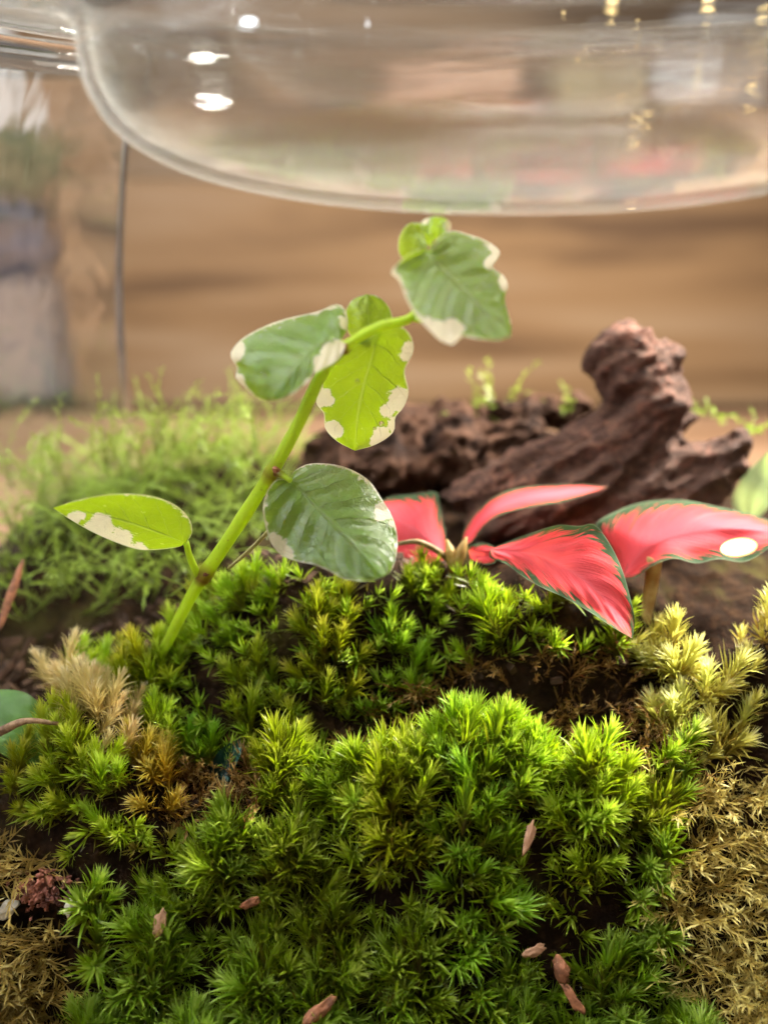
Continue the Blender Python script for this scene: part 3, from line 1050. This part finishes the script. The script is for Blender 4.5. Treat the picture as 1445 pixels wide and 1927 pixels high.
# small brown scars at the nodes
for px, py, yy, r in ((520, 884, -.52, 8), (530, 893, -.55, 6), (388, 1078, -.15, 8), (648, 652, -.9, 6)):
    bm = bmesh.new()
    bmesh.ops.create_icosphere(bm, subdivisions=2, radius=cm(r, at(px, py, yy)))
    for v in bm.verts:
        v.co += v.co * .5 * noise.noise(v.co * 14 + Vector((px, py, 0)))
        v.co += at(px, py, yy)
    me = bpy.data.meshes.new('node_scar')
    bm.to_mesh(me)
    bm.free()
    link('node_scar', me, M['bark'], fig)

leaf('leaf', fig, 'fig_leaf', (350, 1022), (100, 956), [(362, 1000), (352, 970), (318, 944), (268, 931), (208, 930), (150, 940)], [(332, 1030), (270, 1035), (222, 1022), (172, 1000), (130, 976)],
     [(290, 1000), (225, 979), (160, 964)], (-.35, -.9, -.45, .55), cream=((190, 1005, 30), (225, 1020, 26), (262, 1034, 16), (140, 975, 14), (240, 930, 5)), rim=.42, young=.35, seed=1.2, wave=.1,  # young also paints the light shining through this leaf
     label='lower leaf lit through from behind with a cream lower edge')
leaf('leaf', fig, 'fig_leaf', (548, 905), (722, 1086), [(520, 903), (500, 930), (495, 965), (506, 1012), (525, 1041), (557, 1056), (592, 1063), (622, 1076), (650, 1090), (692, 1094)],
     [(552, 888), (580, 873), (622, 873), (660, 883), (695, 905), (716, 935), (738, 972), (748, 1010), (745, 1050), (736, 1075)], [(596, 953), (632, 990), (668, 1027)],
     (-.45, -2.1, -.1, .85), cream=((514, 1028, 24), (530, 1046, 16), (724, 958, 18), (500, 985, 6), (735, 985, 6)), rim=.40, seed=4.1, quilt=.05, wave=.12,
     label='broad glossy wrinkled leaf resting on the moss ridge')
leaf('leaf', fig, 'fig_leaf', (642, 640), (508, 755), [(655, 615), (650, 582), (632, 572), (600, 585), (560, 594), (520, 605), (480, 622), (450, 642), (433, 668), (446, 690), (443, 710), (460, 727), (482, 747)],
     [(650, 650), (636, 676), (612, 692), (592, 702), (575, 722), (552, 740), (530, 751)], [(600, 650), (560, 690), (530, 725)],
     (-.85, -1.8, 1.0, -.2), cream=((628, 668, 26), (605, 690, 16), (652, 608, 13), (440, 668, 16), (450, 715, 10)), rim=.44, seed=2.2, quilt=.05, label='blue green leaf left of the stem with a cream patch')
leaf('leaf', fig, 'fig_leaf', (715, 622), (668, 848), [(672, 635), (640, 668), (612, 700), (602, 735), (595, 758), (609, 778), (612, 806), (634, 830)],
     [(748, 610), (772, 630), (778, 660), (762, 697), (769, 735), (760, 765), (744, 785), (740, 813), (708, 836)], [(700, 670), (682, 735), (672, 790)],
     (-.60, .55, .1, -.05), cream=((603, 750, 17), (612, 740, 8), (622, 812, 18), (720, 822, 20), (752, 750, 24), (772, 655, 16), (740, 800, 12)), rim=.30, young=.5, seed=3.3, wave=.08,  # part of the light coming through is painted in by young
     label='yellow green leaf hanging below the bend, lit through from behind')
leaf('leaf', fig, 'fig_leaf', (700, 648), (690, 553), [(668, 640), (652, 618), (649, 592), (662, 565)], [(722, 630), (738, 605), (732, 578), (712, 558)], [(694, 610), (692, 580)],
     (-.4, -.2, .1, .1), rim=.1, young=.55, seed=5.5, label='small rounded lime green leaf behind the stem bend')
leaf('leaf', fig, 'fig_leaf', (806, 470), (960, 634), [(790, 468), (760, 484), (735, 512), (751, 526), (764, 560), (780, 590), (800, 613), (828, 640), (850, 649), (860, 640), (868, 632), (900, 638), (935, 640)],
     [(822, 450), (848, 433), (880, 440), (915, 452), (941, 472), (934, 490), (926, 502), (946, 516), (956, 536), (950, 560), (957, 590), (963, 615)], [(826, 498), (862, 535), (890, 560), (925, 598)],
     (-.55, -1.7, -.55, .9), cream=((941, 478, 19), (953, 530, 14), (838, 634, 26), (812, 612, 14), (738, 516, 8)), rim=.40, seed=6.7, quilt=.06, wave=.12, label='dark glossy quilted leaf at the top right')
leaf('leaf', fig, 'fig_leaf', (803, 475), (775, 418), [(770, 488), (752, 480), (750, 452), (760, 428)], [(805, 455), (803, 435), (792, 420)], [(788, 452), (780, 432)],
     (-.4, -.2, .0, .1), rim=.2, young=.8, seed=7.7, label='bright young leaf behind the top right leaf')
leaf('leaf', fig, 'fig_leaf', (808, 466), (848, 420), [(798, 442), (793, 418), (812, 407), (834, 408)], [(820, 450), (836, 440), (846, 430)], [(815, 440), (830, 424)],
     (-.55, -.6, .2, -.2), cream=((845, 424, 10), (800, 415, 8)), rim=.35, young=.9, seed=8.8, wave=.25, n=24, m=7, label='tiny unfolding leaf at the very tip')


def droplet(px, py, y, r):
    bm = bmesh.new()
    bmesh.ops.create_uvsphere(bm, u_segments=12, v_segments=8, radius=cm(r, at(px, py, y)))
    for v in bm.verts:
        v.co.y *= .6
        v.co += at(px, py, y)
    for f in bm.faces:
        f.smooth = True
    me = bpy.data.meshes.new('water_droplet')
    bm.to_mesh(me)
    bm.free()
    return me


M['water'] = mat_glass('water', (1, 1, 1))
for i, (px, py, y, r, lab) in enumerate(((673, 717, -.62, 4, 'water droplet in the middle of the lit hanging leaf'), (718, 797, -.55, 5, 'water droplet near the tip of the lit hanging leaf'),
                                         (705, 806, -.55, 3, 'smaller water droplet beside another near the hanging leaf tip'), (497, 706, -1.6, 4, 'water droplet on the blue green leaf'),
                                         (579, 772, -.62, 7, 'water droplet hanging from the stem beside the lit leaf'))):
    link('water_droplet', droplet(px, py, y, r), M['water'], label=lab, category='droplet', group='water droplets on the fig')

# ------------------------------------------------------------------ the red plant
red = empty('red_leaf_plant', at(860, 1060, 1.3), label='low plant with coral red leaves edged in dark green', category='plant')
leaf('leaf', red, 'red_leaf', (842, 1052), (690, 955), [(812, 1066), (770, 1072), (720, 1045)], [(838, 1000), (828, 955), (820, 926), (782, 930), (735, 936)], [(800, 1010), (750, 980)],
     (1.3, 2.2, -.4, .5), seed=1.1, label='left leaf partly hidden behind the fig leaf')
leaf('leaf', red, 'red_leaf', (868, 1032), (1146, 916), [(872, 1000), (892, 968), (930, 935), (975, 918), (1040, 913), (1100, 912)], [(890, 1018), (916, 985), (952, 966), (1005, 953), (1055, 945), (1105, 930)], [(920, 965), (985, 938), (1070, 926)],
     (1.4, 2.6, .5, -.5), seed=2.4, wave=.15, label='narrow pointed leaf in front of the driftwood')
leaf('leaf', red, 'red_leaf', (922, 1034), (1190, 1202), [(955, 1020), (1000, 1003), (1050, 988), (1090, 990), (1118, 986), (1143, 1016), (1166, 1060), (1182, 1110), (1194, 1165)], [(922, 1050), (950, 1060), (980, 1082), (1012, 1102), (1060, 1124), (1110, 1152), (1152, 1180)], [(1010, 1045), (1080, 1078), (1145, 1135)],
     (.6, -1.15, .35, -.35), seed=3.7, wave=.12, quilt=.02, label='nearest leaf folding down over the moss')
leaf('leaf', red, 'red_leaf', (1168, 1088), (1475, 1003), [(1142, 1030), (1118, 990), (1160, 962), (1212, 945), (1282, 941), (1352, 954), (1405, 966), (1448, 980)], [(1195, 1087), (1230, 1064), (1268, 1051), (1310, 1060), (1352, 1052), (1402, 1057), (1448, 1030)], [(1220, 1030), (1300, 1000), (1390, 995)],
     (.9, 1.2, 1.1, -.5), seed=4.9, wave=.15, label='wide right leaf with a bright spot of light before it')
leaf('leaf', red, 'red_leaf', (885, 1052), (942, 1040), [(880, 1030), (905, 1022), (925, 1026)], [(905, 1062), (930, 1060)], [(912, 1045)], (.8, .6, .2, -.2), seed=5.2, n=20, m=6, label='small curled dark green leaf at the base')
stalk('petiole', red, 'petiole', [(745, 1024, .9, 4), (785, 1019, .8, 5), (822, 1036, .9, 6), (850, 1058, 1.1, 7)], n=16, seg=8)
stalk('petiole', red, 'petiole', [(1150, 1090, .9, 8), (1120, 1130, .7, 8), (1080, 1180, .4, 8)], n=12, seg=8)
stalk('petiole', red, 'sheath', [(1232, 1050, .8, 15), (1224, 1110, .75, 12), (1212, 1180, .5, 10)], n=12, seg=10)
for px, py, lean, r in ((848, 1035, -8, 13), (868, 1030, 10, 11)):
    stalk('sheath', red, 'sheath', [(px - lean, py + 38, 1.0, r), (px, py + 8, 1.0, r * .9), (px + lean, py - 20, 1.1, 2)], n=12, seg=8)


# ------------------------------------------------------------------ driftwood
def lump_wood(name, balls, matkey, label, vox=0.075, amp=0.16, seed=0.0, cat='driftwood', grain=.72):
    """balls: (px, py, y, radius px); neighbours are bridged, then fused and roughened"""
    bm = bmesh.new()
    for (px, py, y, r) in balls:
        p = at(px, py, y)
        rr = cm(r, p)
        bmesh.ops.create_icosphere(bm, subdivisions=2, radius=rr, matrix=Matrix.Translation(p) @ Matrix.Diagonal((1, .9, 1, 1)))
    me = bpy.data.meshes.new(name)
    bm.to_mesh(me)
    bm.free()
    tmp = bpy.data.objects.new('tmp', me)
    COL.objects.link(tmp)
    md = tmp.modifiers.new('r', 'REMESH')
    md.mode = 'VOXEL'
    md.voxel_size = vox
    sm = tmp.modifiers.new('s', 'SMOOTH')
    sm.iterations = 14
    sm.factor = .6
    dg = bpy.context.evaluated_depsgraph_get()
    out = bpy.data.meshes.new_from_object(tmp.evaluated_get(dg))
    bpy.data.objects.remove(tmp)
    no = [v.normal.copy() for v in out.vertices]
    ax = Vector((.82, .1, .56)).normalized()
    for v, nn in zip(out.vertices, no):
        c = v.co
        q = c - ax * c.dot(ax) * grain
        d = noise.fractal(q * 1.6 + Vector((seed, 0, 0)), .8, 2.1, 5) * amp * 1.1
        d += -abs(noise.noise(q * 2.3 + Vector((0, seed, 0)))) * amp * 1.2
        d += noise.noise(c * 5.5) * amp * .25
        v.co = c + nn * d
    out.name = name
    out.polygons.foreach_set('use_smooth', [True] * len(out.polygons))
    return link(name, out, M[matkey], label=label, category=cat)


def chain(a, b, k):
    return [tuple(a[i] + (b[i] - a[i]) * t / k for i in range(4)) for t in range(k + 1)]


main = []
main += chain((1190, 690, 4.6, 76), (1225, 780, 4.4, 84), 4) + chain((1225, 780, 4.4, 84), (1150, 850, 4.2, 92), 4) + chain((1150, 850, 4.2, 92), (1010, 890, 4.0, 66), 5)
main += chain((1010, 890, 4.0, 66), (860, 925, 3.7, 36), 6) + chain((1150, 850, 4.2, 92), (1090, 960, 3.6, 84), 3) + chain((1090, 960, 3.6, 84), (930, 985, 3.2, 52), 4)
main += [(1148, 688, 4.5, 46), (1238, 680, 4.6, 48), (1275, 782, 4.4, 46), (1190, 655, 4.7, 44)]
main += chain((1220, 930, 3.7, 74), (1330, 885, 3.7, 58), 4) + chain((1330, 885, 3.7, 58), (1380, 825, 3.9, 30), 3) + [(1385, 870, 3.7, 32)]
lump_wood('driftwood', main, 'driftwood', 'knobbly reddish brown driftwood with a round head behind the red leaves', seed=2.0, amp=.20)
dark = chain((610, 850, 5.2, 40), (760, 800, 6.0, 48), 5) + chain((760, 800, 6.0, 48), (960, 790, 6.4, 44), 6) + chain((960, 790, 6.4, 44), (1080, 770, 6.6, 36), 4) + chain((640, 890, 4.8, 56), (860, 870, 5.0, 60), 6) + chain((700, 830, 5.4, 60), (880, 820, 5.6, 56), 4) + chain((860, 850, 5.2, 60), (1000, 830, 5.4, 50), 3)
lump_wood('driftwood', dark, 'dark_wood', 'dark low driftwood lying between the fig and the knobbly one', seed=9.0, amp=.22, grain=.25)

topm = [(*at(px, py, yy), px, py) for px, py, yy in ((850, 800, 5.9), (900, 790, 5.9), (950, 790, 6.0), (880, 830, 5.6), (930, 825, 5.6), (980, 770, 6.2), (1040, 750, 6.6), (1080, 745, 6.6), (920, 740, 6.6), (900, 760, 6.2), (1000, 745, 6.6), (830, 770, 6.2), (1340, 760, 5.5), (1420, 790, 5))]
strands('moss_growth', topm, 'feather_moss', 6, 0.6, 0.16, 0.035, 0.9, 0.35, 'soft green moss growing on the dark driftwood', 'feathery moss')
tall2 = [(*at(px, py, 6.6), px, py) for px, py in ((905, 740), (930, 745), (960, 740))]
strands('moss_sprig', tall2, 'feather_moss', 2, 1.3, 0.22, 0.05, 0.25, 1.2, 'blurred thin green sprigs rising behind the dark driftwood', 'feathery moss')

# pale leaf stalk behind the driftwood at the right
leaf('pale_leaf', None, 'pale_leaf', (1410, 990), (1445, 850), [(1378, 950), (1395, 900)], [(1450, 950), (1470, 900)], [(1418, 940), (1432, 890)], (3.0, 3.6, .1, -.3), n=20, m=6)
tag(bpy.data.objects['pale_leaf'], 'pale green blurred leaf behind the driftwood at the right edge', 'leaf')


# ------------------------------------------------------------------ loose bits
def nugget(name, px, py, y, ln, r, rot, mat, label, cat, seed=0, lump=.55, flat=.55):
    p = at(px, py, y)
    bm = bmesh.new()
    bmesh.ops.create_icosphere(bm, subdivisions=3, radius=1)
    zc = Vector((math.sin(math.radians(rot)), SP * math.cos(math.radians(rot)) + .25, CP * math.cos(math.radians(rot)))).normalized()
    R = Vector((0, 0, 1)).rotation_difference(zc).to_matrix()
    a, b = cm(ln, p) * .46, cm(r, p) * .72
    for v in bm.verts:
        c = v.co.copy()
        c *= 1 + lump * noise.noise(c * 1.6 + Vector((seed, seed, 0))) + lump * .3 * noise.noise(c * 5 + Vector((seed, 0, 0)))
        v.co = R @ Vector((c.x * b, c.y * b * flat, c.z * a)) + p
    for f in bm.faces:
        f.smooth = True
    me = bpy.data.meshes.new(name)
    bm.to_mesh(me)
    bm.free()
    return link(name, me, M[mat], label=label, category=cat)


def ground_y(px, py):
    """distance of the ground seen at a pixel"""
    for k in range(260):
        y = -7 + k * .05
        p = at(px, py, y)
        if p.z < height(p.x, p.y):
            return y
    return 2.0


def gy(px, py, lift=.30):
    return ground_y(px, py) - lift


nugget('seed_husk', 300, 1740, gy(300, 1740), 58, 15, 12, 'husk', 'pinkish tan husk standing upright in the lower left moss', 'husk', 1)
nugget('seed_husk', 472, 1700, gy(472, 1700), 40, 12, 75, 'bark', 'small orange brown husk in the moss above the dark gap', 'husk', 2)
nugget('seed_husk', 1006, 1790, gy(1006, 1790), 52, 13, 80, 'husk', 'pale orange husk lying flat in the lower right moss', 'husk', 3)
nugget('bark_chip', 1056, 1826, gy(1056, 1826), 50, 18, -20, 'bark', 'rust brown chip just under the pale orange husk', 'chip', 4)
nugget('bark_chip', 1078, 1880, gy(1078, 1880), 66, 13, -38, 'bark', 'long rust brown chip below another in the lower right moss', 'chip', 5)
nugget('bark_chip', 600, 1905, gy(600, 1905), 80, 18, 55, 'bark', 'orange brown chip at the bottom edge in the middle', 'chip', 6)
nugget('bark_chip', 995, 1575, gy(995, 1575), 60, 11, 20, 'husk', 'pinkish brown chip between tufts right of the middle', 'chip', 7)
nugget('bark_chip', 20, 1120, 1.3, 150, 12, 16, 'bark', 'orange brown splinter leaning at the left edge', 'splinter', 8, lump=.15)
nugget('white_pebble', 132, 1708, gy(132, 1708), 36, 14, 20, 'pebble', 'small white pebble beside the red grit', 'pebble', 9)
nugget('white_pebble', 14, 1712, gy(14, 1712), 44, 18, 55, 'pebble', 'cream pebble at the left edge below the red grit', 'pebble', 10)
mb = MB()
for _ in range(190):
    px, py = rs.gauss(75, 24), rs.gauss(1678, 15)
    p = at(px, py, gy(px, py, .25) + rs.uniform(-.1, .15))
    r = rs.uniform(.03, .075)
    q = Quaternion((rs.random(), rs.random(), rs.random(), rs.random())).normalized()
    vs = [p + q @ (Vector(v) * r * rs.uniform(.7, 1.3)) for v in ((1, 0, 0), (-1, 0, 0), (0, 1, 0), (0, -1, 0), (0, 0, 1), (0, 0, -1))]
    mb.add(vs, [(0, 2, 4), (2, 1, 4), (1, 3, 4), (3, 0, 4), (2, 0, 5), (1, 2, 5), (3, 1, 5), (0, 3, 5)], [.5] * 6)
link('red_grit', mb.mesh('red_grit', smooth=False), M['grit'], label='patch of reddish brown grit at the lower left', category='grit', kind='stuff')

# dark wood chips and crumbs on the bare soil
mb = MB()
chips = poisson([(-200, 1170), (200, 1160), (420, 1050), (640, 900), (800, 900), (850, 1040), (520, 1075), (390, 1110), (280, 1250), (90, 1330), (-200, 1560)], .2, 5000)
chips += poisson(R_GAP, .34, 3000)
for x, y, z, px, py in chips:
    p = Vector((x, y, z - .28))
    L_, W_, T_ = rs.uniform(.15, .5), rs.uniform(.05, .16), rs.uniform(.03, .09)
    q = Quaternion((rs.gauss(0, 1), rs.gauss(0, .35), rs.gauss(0, .35), rs.gauss(0, 1))).normalized()
    vs = [p + q @ Vector((sx * L_ * rs.uniform(.35, .55), sy * W_ * rs.uniform(.4, .7), sz * T_)) for sx in (-1, 1) for sy in (-1, 1) for sz in (-1, 1)]
    mb.add(vs, [(0, 1, 3, 2), (4, 6, 7, 5), (0, 4, 5, 1), (2, 3, 7, 6), (0, 2, 6, 4), (1, 5, 7, 3)], [.5] * 8)
link('wood_chips', mb.mesh('wood_chips', smooth=False), M['chip'], label='dark wood crumbs scattered over the bare soil', category='wood crumbs', kind='stuff')

# broad green leaf and twig at the left edge
leaf('broad_leaf', None, 'broad_leaf', (100, 1390), (-60, 1330), [(70, 1440), (20, 1430), (-40, 1380)], [(85, 1340), (50, 1305), (0, 1298), (-40, 1305)], [(40, 1365), (-10, 1350)], (-.9, -.6, -.5, .4), n=24, m=7)
tag(bpy.data.objects['broad_leaf'], 'broad green leaf at the left edge beside the moss hummock', 'leaf')
tw = stalk('twig', None, 'twig', [(-40, 1400, -1.3, 9), (5, 1375, -1.45, 9), (50, 1357, -1.5, 6), (110, 1362, -1.45, 4)], n=16, seg=8)
tag(tw, 'curved brown twig crossing the broad leaf at the left edge', 'twig')
leaf('dark_leaf', None, 'teal_leaf', (400, 1500), (452, 1390), [(392, 1470), (404, 1425), (430, 1400)], [(420, 1490), (440, 1450), (454, 1415)], [(412, 1455), (432, 1415)], (-1.35, -1.0, -.1, -.2), n=20, m=6, wave=.2)
tag(bpy.data.objects['dark_leaf'], 'dark teal scrap of leaf sunk between the green moss mounds', 'leaf')


# ------------------------------------------------------------------ gold reflections of fairy lights, built as bulbs behind the upper right glass
def bulb(px, py, y, r, mat, label, sq=True):
    p = at(px, py, y)
    root = empty('fairy_light', p, label=label, category='fairy light', group='fairy lights behind the lid')
    bm = bmesh.new()
    bmesh.ops.create_cube(bm, size=2 * cm(r, p))
    bmesh.ops.bevel(bm, geom=bm.edges[:], offset=cm(r, p) * .45, segments=3, affect='EDGES')
    for v in bm.verts:
        v.co += p
    me = bpy.data.meshes.new('bulb')
    bm.to_mesh(me)
    bm.free()
    link('bulb', me, M[mat], root)
    mb = MB()
    tube(mb, [p + Vector((0, 0, cm(r, p) * .9)), p + Vector((.02, .02, cm(r * 2.2, p)))], [cm(r * .4, p)] * 2, 6)
    link('socket', mb.mesh('socket'), M['wire'], root)
    return p


FL = [(1152, 22), (1335, 22), (1440, 55), (1410, 92), (1438, 112), (1415, 135), (1176, 145), (1428, 215), (1415, 302), (1211, 341), (1188, 376)]
FLAB = ['topmost warm fairy light left of the others', 'warm fairy light at the top between the topmost one and the right edge', 'warm fairy light at the right edge above the row of three',
        'upper one of the three close fairy lights near the right edge', 'right one of the three close fairy lights near the right edge', 'lowest of the three close fairy lights near the right edge',
        'warm fairy light above the olive box', 'warm fairy light in front of the upper right of the pale box', 'warm fairy light near the right edge at the lower rim of the lid',
        'upper of the two fairy lights at the bottom curve of the lid', 'lower of the two fairy lights at the bottom curve of the lid']
for i, (px, py) in enumerate(FL):
    bulb(px, py, 13.0 + (i % 3) * .6, 6.5, 'bulb', FLAB[i])
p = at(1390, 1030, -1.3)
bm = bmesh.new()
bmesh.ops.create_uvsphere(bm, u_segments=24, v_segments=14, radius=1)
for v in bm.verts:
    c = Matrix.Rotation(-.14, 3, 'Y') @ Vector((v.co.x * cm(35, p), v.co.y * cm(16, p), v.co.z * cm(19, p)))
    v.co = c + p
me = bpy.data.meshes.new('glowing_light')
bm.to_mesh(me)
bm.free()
link('glowing_light', me, M['white_bulb'], label='bright warm white oval light glowing before the right red leaf', category='light')  # no lamp here: a reflection on the glass, made up as a glowing oval

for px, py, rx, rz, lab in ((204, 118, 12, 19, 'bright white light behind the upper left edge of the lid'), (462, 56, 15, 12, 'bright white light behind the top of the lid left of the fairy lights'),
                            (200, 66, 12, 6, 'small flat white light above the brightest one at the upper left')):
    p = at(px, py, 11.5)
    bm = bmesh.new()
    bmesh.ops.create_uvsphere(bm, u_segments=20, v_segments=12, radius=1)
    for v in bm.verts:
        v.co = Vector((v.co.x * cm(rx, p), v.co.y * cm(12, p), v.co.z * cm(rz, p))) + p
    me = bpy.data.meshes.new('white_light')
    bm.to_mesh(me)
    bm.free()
    link('white_light', me, M['cool_bulb'], label=lab, category='light')  # window reflections in the glass, made up as glowing blobs

# blurred things at the left behind the jar wall
PX, PY, PZ = -21.6, 41.0, 7.85
pl = empty('house_plant', (PX, PY, PZ), label='dark green house plant blurred behind the glass at the left', category='house plant')
lathe('pot', [(0, 0.05), (1.6, 0.05), (2.1, 2.4), (1.8, 2.4), (1.7, 2.0), (0, 2.0)], M['pot'], (PX, PY, PZ), 32, parent=pl)
for k in range(44):
    az, el = rs.uniform(0, 6.28), rs.uniform(.2, 1.45)
    d = Vector((math.cos(az) * math.cos(el), math.sin(az) * math.cos(el), math.sin(el)))
    sd = d.cross(Vector((0, 0, 1))).normalized()
    L_, W_ = rs.uniform(5, 10), rs.uniform(1.1, 2.1)
    vs, fs = [], []
    for i in range(9):
        s = i / 8
        c = Vector((PX, PY, PZ + 2)) + d * L_ * s - Vector((0, 0, 1)) * L_ * .35 * s * s
        hw = W_ * math.sin(math.pi * min(s * .94 + .05, 1)) ** .8
        nn = sd.cross(d)
        vs += [c + sd * hw + nn * hw * .3, c, c - sd * hw + nn * hw * .3]
    for i in range(8):
        fs += [(i * 3, i * 3 + 1, i * 3 + 4, i * 3 + 3), (i * 3 + 1, i * 3 + 2, i * 3 + 5, i * 3 + 4)]
    link('leaf', mesh('leaf', vs, fs), M['house_leaf'], pl)
def blob(name, c, r, mat, rough, seed, **kw):
    bm = bmesh.new()
    bmesh.ops.create_icosphere(bm, subdivisions=4, radius=1)
    for v in bm.verts:
        q = v.co * (1 + rough * noise.noise(v.co * 1.4 + Vector((seed, 0, 0))) + rough * .4 * noise.noise(v.co * 3.3))
        v.co = Vector((q.x * r[0], q.y * r[1], max(q.z * r[2] + c[2], 0.01))) + Vector((c[0], c[1], 0))
    for f in bm.faces:
        f.smooth = True
    me = bpy.data.meshes.new(name)
    bm.to_mesh(me)
    bm.free()
    return link(name, me, M[mat], **kw)


blob('blue_bundle', (-22.6, 39.5, 9.7), (3.4, 2.4, 2.6), 'navy', .3, 4.0, label='dark blue bundle on the grey stool at the left edge', category='bundle')
print('faces', sum(len(o.data.polygons) for o in bpy.data.objects if o.type == 'MESH'))
